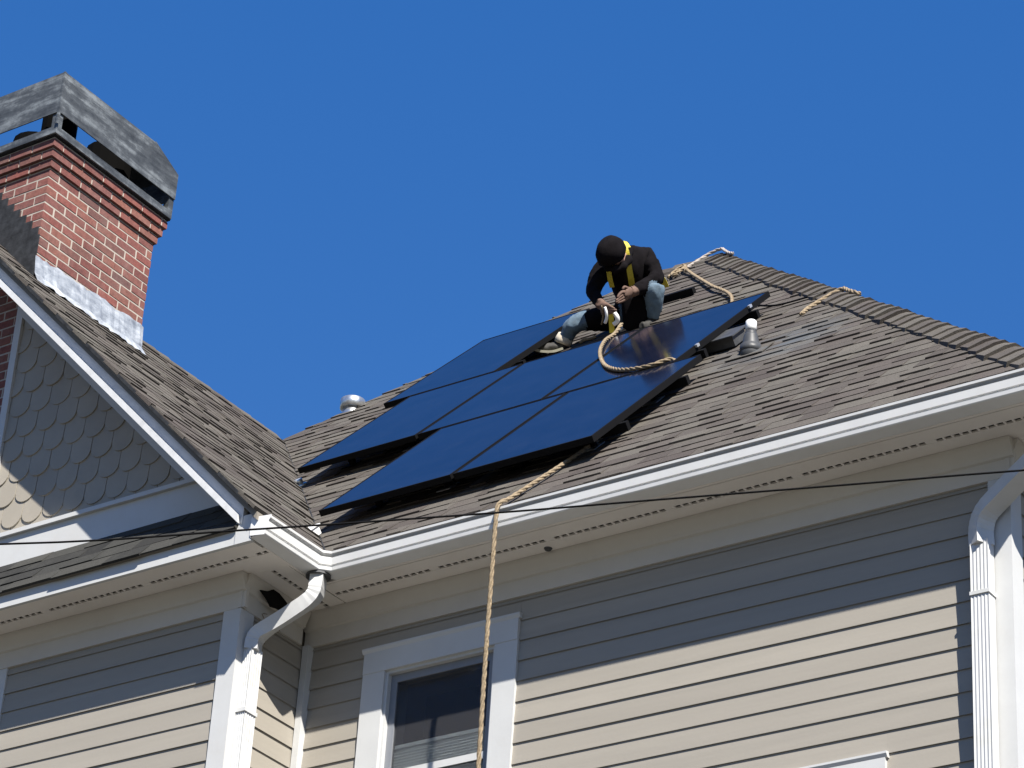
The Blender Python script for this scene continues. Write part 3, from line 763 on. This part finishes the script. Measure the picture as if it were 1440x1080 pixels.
jb.add(v, [(3, 2, 1, 0), (4, 5, 6, 7), (0, 1, 5, 4), (1, 2, 6, 5), (2, 3, 7, 6), (3, 0, 4, 7)])
v = [rp(u, q, h) for h in (.075, .082) for u, q in ((-10.57, .39), (-10.39, .39), (-10.39, .51), (-10.57, .51))]
jb.add(v, [(3, 2, 1, 0), (4, 5, 6, 7), (0, 1, 5, 4), (1, 2, 6, 5), (2, 3, 7, 6), (3, 0, 4, 7)])
tag(jb.build('junction_box', 'whiteplastic'), 'small white box at the foot of the roof valley by the lowest panel', 'junction box')
jb2 = MB()
v = [rp(u, q, h) for h in (.02, .09) for u, q in ((-8.72, 2.86), (-8.50, 2.86), (-8.50, 3.06), (-8.72, 3.06))]
jb2.add(v, [(3, 2, 1, 0), (4, 5, 6, 7), (0, 1, 5, 4), (1, 2, 6, 5), (2, 3, 7, 6), (3, 0, 4, 7)])
v = [rp(u, q, h) for h in (.09, .098) for u, q in ((-8.74, 2.83), (-8.48, 2.83), (-8.48, 3.09), (-8.74, 3.09))]
jb2.add(v, [(3, 2, 1, 0), (4, 5, 6, 7), (0, 1, 5, 4), (1, 2, 6, 5), (2, 3, 7, 6), (3, 0, 4, 7)])
tag(jb2.build('conduit_box', 'boot'), 'flat grey roof box tucked under the panel edge beside the vent pipe', 'junction box')
bo = MB().tube([rp(-11.70, 2.30, .02), rp(-11.70, 2.30, .06)], .03, 14); bo.tube([rp(-11.70, 2.30, .005), rp(-11.70, 2.30, .022)], .05, 14)
tag(bo.build('roof_bolt', 'clamp', None, True), 'small shiny bolt on the shingles at the left panel corner by the valley', 'bolt')

# ------------------------------------------------------------------ ropes
def rope(name, pts, rad, label, sub=8, pitch=.062, mat='rope', group=None):
    P = catmull(pts, sub); mb = MB(); L = 0; A = []
    t = (P[1]-P[0]).normalized(); a = t.orthogonal().normalized(); strands = [[], [], []]
    dense = [P[0]]
    for i in range(len(P)-1):
        d = (P[i+1]-P[i]).length; k = max(1, int(d/(pitch/7)))
        for q in range(1, k+1): dense.append(P[i].lerp(P[i+1], q/k))
    for i, p in enumerate(dense):
        t2 = (dense[min(i+1, len(dense)-1)]-dense[max(i-1, 0)]).normalized()
        a = t.rotation_difference(t2) @ a; a = (a-t2*a.dot(t2)).normalized(); b = t2.cross(a); t = t2
        if i: L += (p-dense[i-1]).length
        for s in range(3):
            an = 2*math.pi*(L/pitch/3*1.0+s/3); strands[s].append(p+(a*math.cos(an)+b*math.sin(an))*rad*.5)
    for s in strands: mb.tube(s, rad*.56, 6)
    o = mb.build(name, mat, None, True); tag(o, label, 'rope', group); return o
rope('hanging_rope', [(-10.72, 16.96, 14.40), (-10.42, 16.63, 14.05), (-9.889, 16.03, 13.46), (-9.31, 15.39, 12.82), (-8.95, 14.6, 12.02), (-8.75, 13.6, 11.02), (-8.66, 12.9, 10.31), (-8.66, 12.535, 9.95), (-8.70, 12.27, 9.69), (-8.742, 12.08, 9.50), (-8.755, 12.005, 9.437), (-8.76, 11.985, 9.36), (-8.762, 11.982, 9.0), (-8.765, 11.982, 8.4), (-8.76, 11.982, 7.5), (-8.755, 11.982, 6.0), (-8.76, 11.982, 3.0)], .0135, 'tan rope running down under the panels and hanging over the white gutter')
rope('looped_rope', [(-9.935, 14.93, 12.54), (-9.905, 14.80, 12.38), (-9.86, 14.62, 12.215), (-9.70, 14.33, 11.925), (-9.43, 13.98, 11.575), (-9.20, 13.76, 11.355), (-8.99, 13.63, 11.225), (-8.80, 13.58, 11.175), (-8.71, 13.62, 11.21), (-8.66, 13.64, 11.20), (-8.64, 13.645, 11.11)], .0145, 'tan rope looped on the glass below the worker')
rope('anchor_rope', [(-10.72, 16.84, 14.245), (-10.74, 16.97, 14.375), (-10.70, 17.08, 14.49), (-10.62, 17.17, 14.605), (-10.50, 17.165, 14.615), (-10.40, 17.06, 14.51), (-10.30, 16.96, 14.40), (-10.22, 16.89, 14.33)], .013, 'pale anchor rope wrapped over the roof peak', mat='palerope')
rope('knotted_rope', [(-10.80, 16.86, 14.265), (-10.74, 16.94, 14.37), (-10.66, 16.90, 14.35), (-10.70, 16.80, 14.23), (-10.76, 16.87, 14.30), (-10.69, 16.92, 14.38), (-10.62, 16.84, 14.26)], .014, 'tan rope knot tied just below the roof peak')
rope('hip_rope', [(-8.21, 14.45, 11.85), (-8.225, 14.57, 11.968), (-8.17, 14.69, 12.095), (-8.08, 14.755, 12.175), (-7.99, 14.68, 12.095), (-7.92, 14.62, 12.03), (-7.86, 14.60, 11.985)], .016, 'short frayed rope end lying over the right hip caps')
tubething('roof_cable', catmull([(-8.87, 14.97, 12.40), (-8.68, 14.91, 12.31), (-8.50, 14.89, 12.285), (-8.38, 14.88, 12.28), (-8.22, 14.80, 12.22)], 8), .007, 'cable', 'thin black cable lying from the top panel corner to the hip', 'cable', 6)
tubething('overhead_cable', catmull([(-8.5, 5.4, 6.07), (-7.188, 6.791, 6.419), (-6.499, 7.353, 6.571), (-5.752, 7.868, 6.699), (-5.253, 8.166, 6.769), (-4.608, 8.507, 6.835), (-4.045, 8.765, 6.874), (-2.5, 9.5, 6.98)], 6), .0040, 'cable', 'thin black overhead cable crossing in front of the house', 'cable', 8)
exec_person = True

# ------------------------------------------------------------------ the worker
def skin_body():
    J = dict(pelvis=((-10.324, 15.686, 13.157), 0.15), belly=((-10.285, 15.588, 13.228), 0.155), chest=((-10.225, 15.427, 13.307), 0.165), upper=((-10.178, 15.311, 13.351), 0.13), neck=((-10.156, 15.199, 13.331), 0.07), head0=((-10.141, 15.132, 13.282), 0.085), head=((-10.138, 15.061, 13.266), 0.095), crown=((-10.128, 15.014, 13.279), 0.08), shR=((-10.322, 15.213, 13.279), 0.085), elR=((-10.374, 15.184, 13.082), 0.062), wrR=((-10.286, 15.155, 12.936), 0.042), haR=((-10.247, 15.155, 12.895), 0.036), shL=((-10.081, 15.425, 13.435), 0.098), elL=((-9.971, 15.44, 13.212), 0.068), wrL=((-10.062, 15.275, 13.051), 0.046), haL=((-10.09, 15.234, 13.006), 0.038), hipR=((-10.402, 15.606, 13.1), 0.115), knR=((-10.703, 15.436, 13.053), 0.078), anR=((-10.816, 15.494, 12.945), 0.052), heelR=((-10.847, 15.496, 12.912), 0.046), toR=((-10.997, 15.345, 12.857), 0.036), hipL=((-10.253, 15.723, 13.132), 0.115), knL=((-9.951, 15.365, 13.103), 0.088), anL=((-10.068, 15.534, 12.962), 0.056), heelL=((-10.088, 15.55, 12.922), 0.046), toL=((-10.078, 15.414, 12.81), 0.038))
    E = [('pelvis', 'belly'), ('belly', 'chest'), ('chest', 'upper'), ('upper', 'neck'), ('neck', 'head0'), ('head0', 'head'), ('head', 'crown'), ('upper', 'shR'), ('shR', 'elR'), ('elR', 'wrR'), ('wrR', 'haR'), ('upper', 'shL'), ('shL', 'elL'), ('elL', 'wrL'), ('wrL', 'haL'),
         ('pelvis', 'hipR'), ('hipR', 'knR'), ('knR', 'anR'), ('anR', 'heelR'), ('heelR', 'toR'), ('pelvis', 'hipL'), ('hipL', 'knL'), ('knL', 'anL'), ('anL', 'heelL'), ('heelL', 'toL')]
    mats = {'legs': 'jeans', 'torso': 'hoodie', 'face': 'skin', 'shoe': 'shoe', 'hand': 'glove'}
    def cls(e):
        a, b = e
        if b in ('knR', 'anR', 'knL', 'anL', 'hipR', 'hipL'): return 1
        if b in ('heelR', 'toR', 'heelL', 'toL'): return 3
        if b in ('haR', 'haL'): return 4
        if b in ('head', 'crown', 'head0', 'nose'): return 2
        return 0
    names = list(J); me = bpy.data.meshes.new('person'); 
    me.from_pydata([J[n][0] for n in names], [(names.index(a), names.index(b)) for a, b in E], []); me.update()
    o = bpy.data.objects.new('person', me); C.objects.link(o)
    md = o.modifiers.new('skin', 'SKIN'); md.use_smooth_shade = True
    for n, v in zip(names, me.skin_vertices[0].data): r = J[n][1]; v.radius = (r, r); v.use_root = (n == 'pelvis')
    sb = o.modifiers.new('sub', 'SUBSURF'); sb.levels = 3; sb.render_levels = 3
    dg = bpy.context.evaluated_depsgraph_get(); ev = o.evaluated_get(dg); me2 = bpy.data.meshes.new_from_object(ev)
    o.modifiers.clear(); o.data = me2; me2.name = 'person'
    me2.materials.clear()
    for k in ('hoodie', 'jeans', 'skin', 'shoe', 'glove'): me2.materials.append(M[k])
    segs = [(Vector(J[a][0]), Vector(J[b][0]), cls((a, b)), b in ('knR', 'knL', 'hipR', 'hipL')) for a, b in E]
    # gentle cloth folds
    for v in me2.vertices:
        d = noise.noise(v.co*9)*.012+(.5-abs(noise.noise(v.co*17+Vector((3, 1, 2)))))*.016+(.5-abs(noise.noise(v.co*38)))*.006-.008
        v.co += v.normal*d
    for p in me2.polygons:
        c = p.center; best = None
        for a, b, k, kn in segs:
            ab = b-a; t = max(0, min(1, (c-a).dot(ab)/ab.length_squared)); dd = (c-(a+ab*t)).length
            if k == 1 and kn and t < .72: k = 0        # dark top over the hips; torso shade painted black onto the jeans thighs
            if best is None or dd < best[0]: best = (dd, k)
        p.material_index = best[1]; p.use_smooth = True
    return o
person = skin_body()
tag(person, 'worker in black hooded top and faded jeans crouching on the roof with head bowed', 'person')
def pchild(o): o.parent = person; return o
# hood / cap: deformed dome over the head
def dome(name, c, r, axis, mat, cut=-.25, squash=(1, 1, 1), seg=20, rings=12):
    c = Vector(c); ax = Vector(axis).normalized(); q = Vector((0, 0, 1)).rotation_difference(ax); V = []; F = []
    for i in range(rings+1):
        ph = math.pi/2-(math.pi/2-math.asin(cut))*i/rings
        for k in range(seg):
            th = 2*math.pi*k/seg
            p = Vector((math.cos(th)*math.cos(ph)*squash[0], math.sin(th)*math.cos(ph)*squash[1], math.sin(ph)*squash[2]))*r
            p *= 1+.07*noise.noise(p*11+c)+.03*noise.noise(p*30+c)
            V.append(c+q @ p)
    for i in range(rings):
        for k in range(seg): F.append((i*seg+k, (i+1)*seg+k, (i+1)*seg+(k+1) % seg, i*seg+(k+1) % seg))
    o = obj(name, V, F, mat, None, True); s = o.modifiers.new('s', 'SOLIDIFY'); s.thickness = .008; return o
head_c = Vector((-10.137, 15.048, 13.274))
pchild(dome('hood', head_c, .116, -fw*.50+uu*.8-rr*.15, 'hoodie', -.45, (.88, 1.14, 1.0)))
pchild(MB().tube(catmull([(-10.249, 15.1, 13.267), (-10.181, 15.096, 13.183), (-10.114, 15.125, 13.166), (-10.076, 15.176, 13.244), (-10.111, 15.24, 13.39), (-10.181, 15.249, 13.466), (-10.248, 15.22, 13.446)], 5), [.030+.008*math.sin(i*1.7) for i in range(31)], 10).build('hood_collar', 'hoodie', None, True))
def ribbon(name, pts, width, side, mat, th=.004, sub=6):
    P = catmull(pts, sub); sd_ = Vector(side).normalized(); V = []; F = []
    for i, p in enumerate(P):
        t = (P[min(i+1, len(P)-1)]-P[max(i-1, 0)]).normalized(); s = (sd_-t*sd_.dot(t)).normalized(); n = t.cross(s)
        V += [p-s*width/2-n*th/2, p+s*width/2-n*th/2, p+s*width/2+n*th/2, p-s*width/2+n*th/2]
    for i in range(len(P)-1):
        for k in range(4): F.append((i*4+k, i*4+(k+1) % 4, i*4+4+(k+1) % 4, i*4+4+k))
    F += [(3, 2, 1, 0), tuple(len(V)-4+k for k in range(4))]
    return obj(name, V, F, mat)

# harness webbing, worn by the worker
side = rr
pchild(ribbon('harness_strap', [(-10.146, 15.165, 13.438), (-10.099, 15.145, 13.375), (-10.076, 15.16, 13.321), (-10.091, 15.219, 13.249), (-10.116, 15.293, 13.187), (-10.147, 15.363, 13.161)], .042, rr, 'yellow'))
pchild(ribbon('harness_strap', [(-10.234, 15.176, 13.219), (-10.246, 15.217, 13.172), (-10.267, 15.283, 13.141)], .036, rr, 'yellow'))
pchild(ribbon('harness_strap', [(-10.202, 15.278, 13.52), (-10.122, 15.197, 13.436), (-10.073, 15.172, 13.363)], .045, rr, 'yellow'))
pchild(ribbon('harness_strap', [(-9.988, 15.475, 13.261), (-9.982, 15.525, 13.238), (-9.997, 15.582, 13.224)], .05, rr, 'yellow'))
# gloves with separate fingers
def glove(name, wrist, knuckles, target, spread, thumb):
    wrist, knuckles, target = Vector(wrist), Vector(knuckles), Vector(target); spread = Vector(spread).normalized()
    d = (knuckles-wrist).normalized(); spread = (spread-d*spread.dot(d)).normalized()
    me = bpy.data.meshes.new(name); V = [wrist, wrist.lerp(knuckles, .55)]; Ed = [(0, 1)]; rad = [.033, .040]
    ln = [.078, .088, .084, .066]
    for i in range(4):
        b = knuckles+spread*(i-1.5)*.021; V.append(b); rad.append(.0145); Ed.append((1, len(V)-1))
        tip = (target-b).normalized(); m1 = b+(d*.55+tip*.45).normalized()*ln[i]*.55; m2 = m1+tip*ln[i]*.5
        V += [m1, m2]; rad += [.0115, .009]; Ed += [(len(V)-3, len(V)-2), (len(V)-2, len(V)-1)]
    tb = wrist.lerp(knuckles, .45)+spread*thumb*.035; V.append(tb); rad.append(.016); Ed.append((1, len(V)-1))
    t1 = tb+(d*.6+spread*thumb*.6).normalized()*.035; V.append(t1); rad.append(.0125); Ed.append((len(V)-2, len(V)-1))
    t2 = t1+((target-t1).normalized())*.03; V.append(t2); rad.append(.0095); Ed.append((len(V)-2, len(V)-1))
    me.from_pydata([tuple(v) for v in V], Ed, []); o = bpy.data.objects.new(name, me); C.objects.link(o)
    o.modifiers.new('skin', 'SKIN')
    for v, r_ in zip(me.skin_vertices[0].data, rad): v.radius = (r_, r_)
    me.skin_vertices[0].data[0].use_root = True
    sb_ = o.modifiers.new('sub', 'SUBSURF'); sb_.levels = 1; sb_.render_levels = 1
    dg = bpy.context.evaluated_depsgraph_get(); m2_ = bpy.data.meshes.new_from_object(o.evaluated_get(dg)); o.modifiers.clear(); o.data = m2_
    m2_.materials.clear(); m2_.materials.append(M['glove'])
    for p in m2_.polygons: p.use_smooth = True
    return pchild(o)
glove('glove', (-10.272, 15.153, 12.932), (-10.218, 15.15, 12.871), (-10.148, 15.164, 12.858), uu, -1)
glove('glove', (-10.068, 15.265, 13.041), (-10.11, 15.201, 12.976), (-10.142, 15.152, 12.898), uu, 1)
# trouser cuff and boot sole on the stretched leg
pchild(MB().tube([(-10.786, 15.474, 12.981), (-10.814, 15.489, 12.954), (-10.829, 15.495, 12.931)], [.062, .068, .064], 14).build('cuff', 'cuff', None, True))
sole = [(-10.817, 15.482, 12.883), (-10.869, 15.44, 12.852), (-10.924, 15.372, 12.832), (-10.963, 15.316, 12.832), (-10.998, 15.283, 12.842)]
pchild(ribbon('boot_sole', sole, .05, -fw, 'sole', .018))
# black pouch-shaped mass in the lap
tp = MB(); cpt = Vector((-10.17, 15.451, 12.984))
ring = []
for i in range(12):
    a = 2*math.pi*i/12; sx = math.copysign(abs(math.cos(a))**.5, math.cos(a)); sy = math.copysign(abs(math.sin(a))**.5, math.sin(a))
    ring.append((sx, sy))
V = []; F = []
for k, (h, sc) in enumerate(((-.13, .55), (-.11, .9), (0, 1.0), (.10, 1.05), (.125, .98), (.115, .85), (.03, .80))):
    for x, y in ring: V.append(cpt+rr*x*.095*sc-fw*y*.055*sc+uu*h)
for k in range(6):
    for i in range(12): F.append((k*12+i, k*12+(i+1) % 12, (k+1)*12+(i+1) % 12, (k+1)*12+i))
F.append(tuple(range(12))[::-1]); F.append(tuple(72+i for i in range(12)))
tag(obj('lap_mass', V, F, 'hoodie', None, True), 'black pouch-shaped mass between the knees of the worker', 'pouch')
# lanyard with white grab, from the hands to the looped rope
lan = empty('lanyard', (-10.276, 15.343, 12.805)); tag(lan, 'yellow lanyard with white rope grab held in front of the worker', 'lanyard')
linv = Matrix.Translation(-lan.location)
def lp(o): o.parent = lan; o.matrix_parent_inverse = linv
lp(ribbon('webbing', [(-10.187, 15.147, 12.884), (-10.195, 15.173, 12.841), (-10.229, 15.24, 12.797), (-10.251, 15.287, 12.75)], .038, rr, 'yellow'))
lp(MB().tube(catmull([(-10.219, 15.132, 12.874), (-10.216, 15.15, 12.835), (-10.231, 15.176, 12.805), (-10.257, 15.198, 12.789)], 5), [.012]*16, 10).build('hook', 'whiteplastic', None, True))
lp(MB().tube(catmull([(-10.178, 15.194, 12.847), (-10.164, 15.212, 12.817), (-10.176, 15.233, 12.796), (-10.208, 15.236, 12.782)], 5), [.017]*16, 10).build('rope_grab', 'whiteplastic', None, True))
lp(MB().tube(catmull([(-10.238, 15.114, 12.882), (-10.268, 15.183, 12.838), (-10.32, 15.246, 12.82)], 5), [.006]*11, 6).build('cord', 'rope', None, True))
# loose offcuts on the shingles
tag(MB().tube(catmull([(-10.691, 15.517, 12.915), (-10.655, 15.528, 12.935), (-10.594, 15.53, 12.931), (-10.564, 15.54, 12.945)], 5), .012, 8).build('rope_offcut', 'rope', None, True), 'short tan rope end beside the boot of the worker', 'rope')
tag(MB().tube(catmull([(-10.293, 15.45, 12.874), (-10.263, 15.48, 12.899), (-10.211, 15.495, 12.886)], 5), .014, 8).build('white_cord', 'whiteplastic', None, True), 'short white cord end lying above the middle panel edge', 'cord')
# nest straw under the elbow
ns = MB(); rnd = random.Random(21); c0 = Vector((-10.424, 12.078, 9.077)); c1 = Vector((-10.229, 11.81, 8.91))
for i in range(16):
    a = c0+Vector((rnd.uniform(-.05, .07), rnd.uniform(-.05, .05), rnd.uniform(-.02, .05))); b = a+Vector((rnd.uniform(-.07, .07), rnd.uniform(-.04, .04), rnd.uniform(-.13, .02)))
    ns.tube([a, a.lerp(b, .5)+Vector((rnd.uniform(-.015, .015), 0, rnd.uniform(-.01, .01))), b], .0022, 4)
tag(ns.build('nest_straw', 'rope'), 'tuft of dry nest straw caught under the bent white downspout', 'nest', kind='stuff')
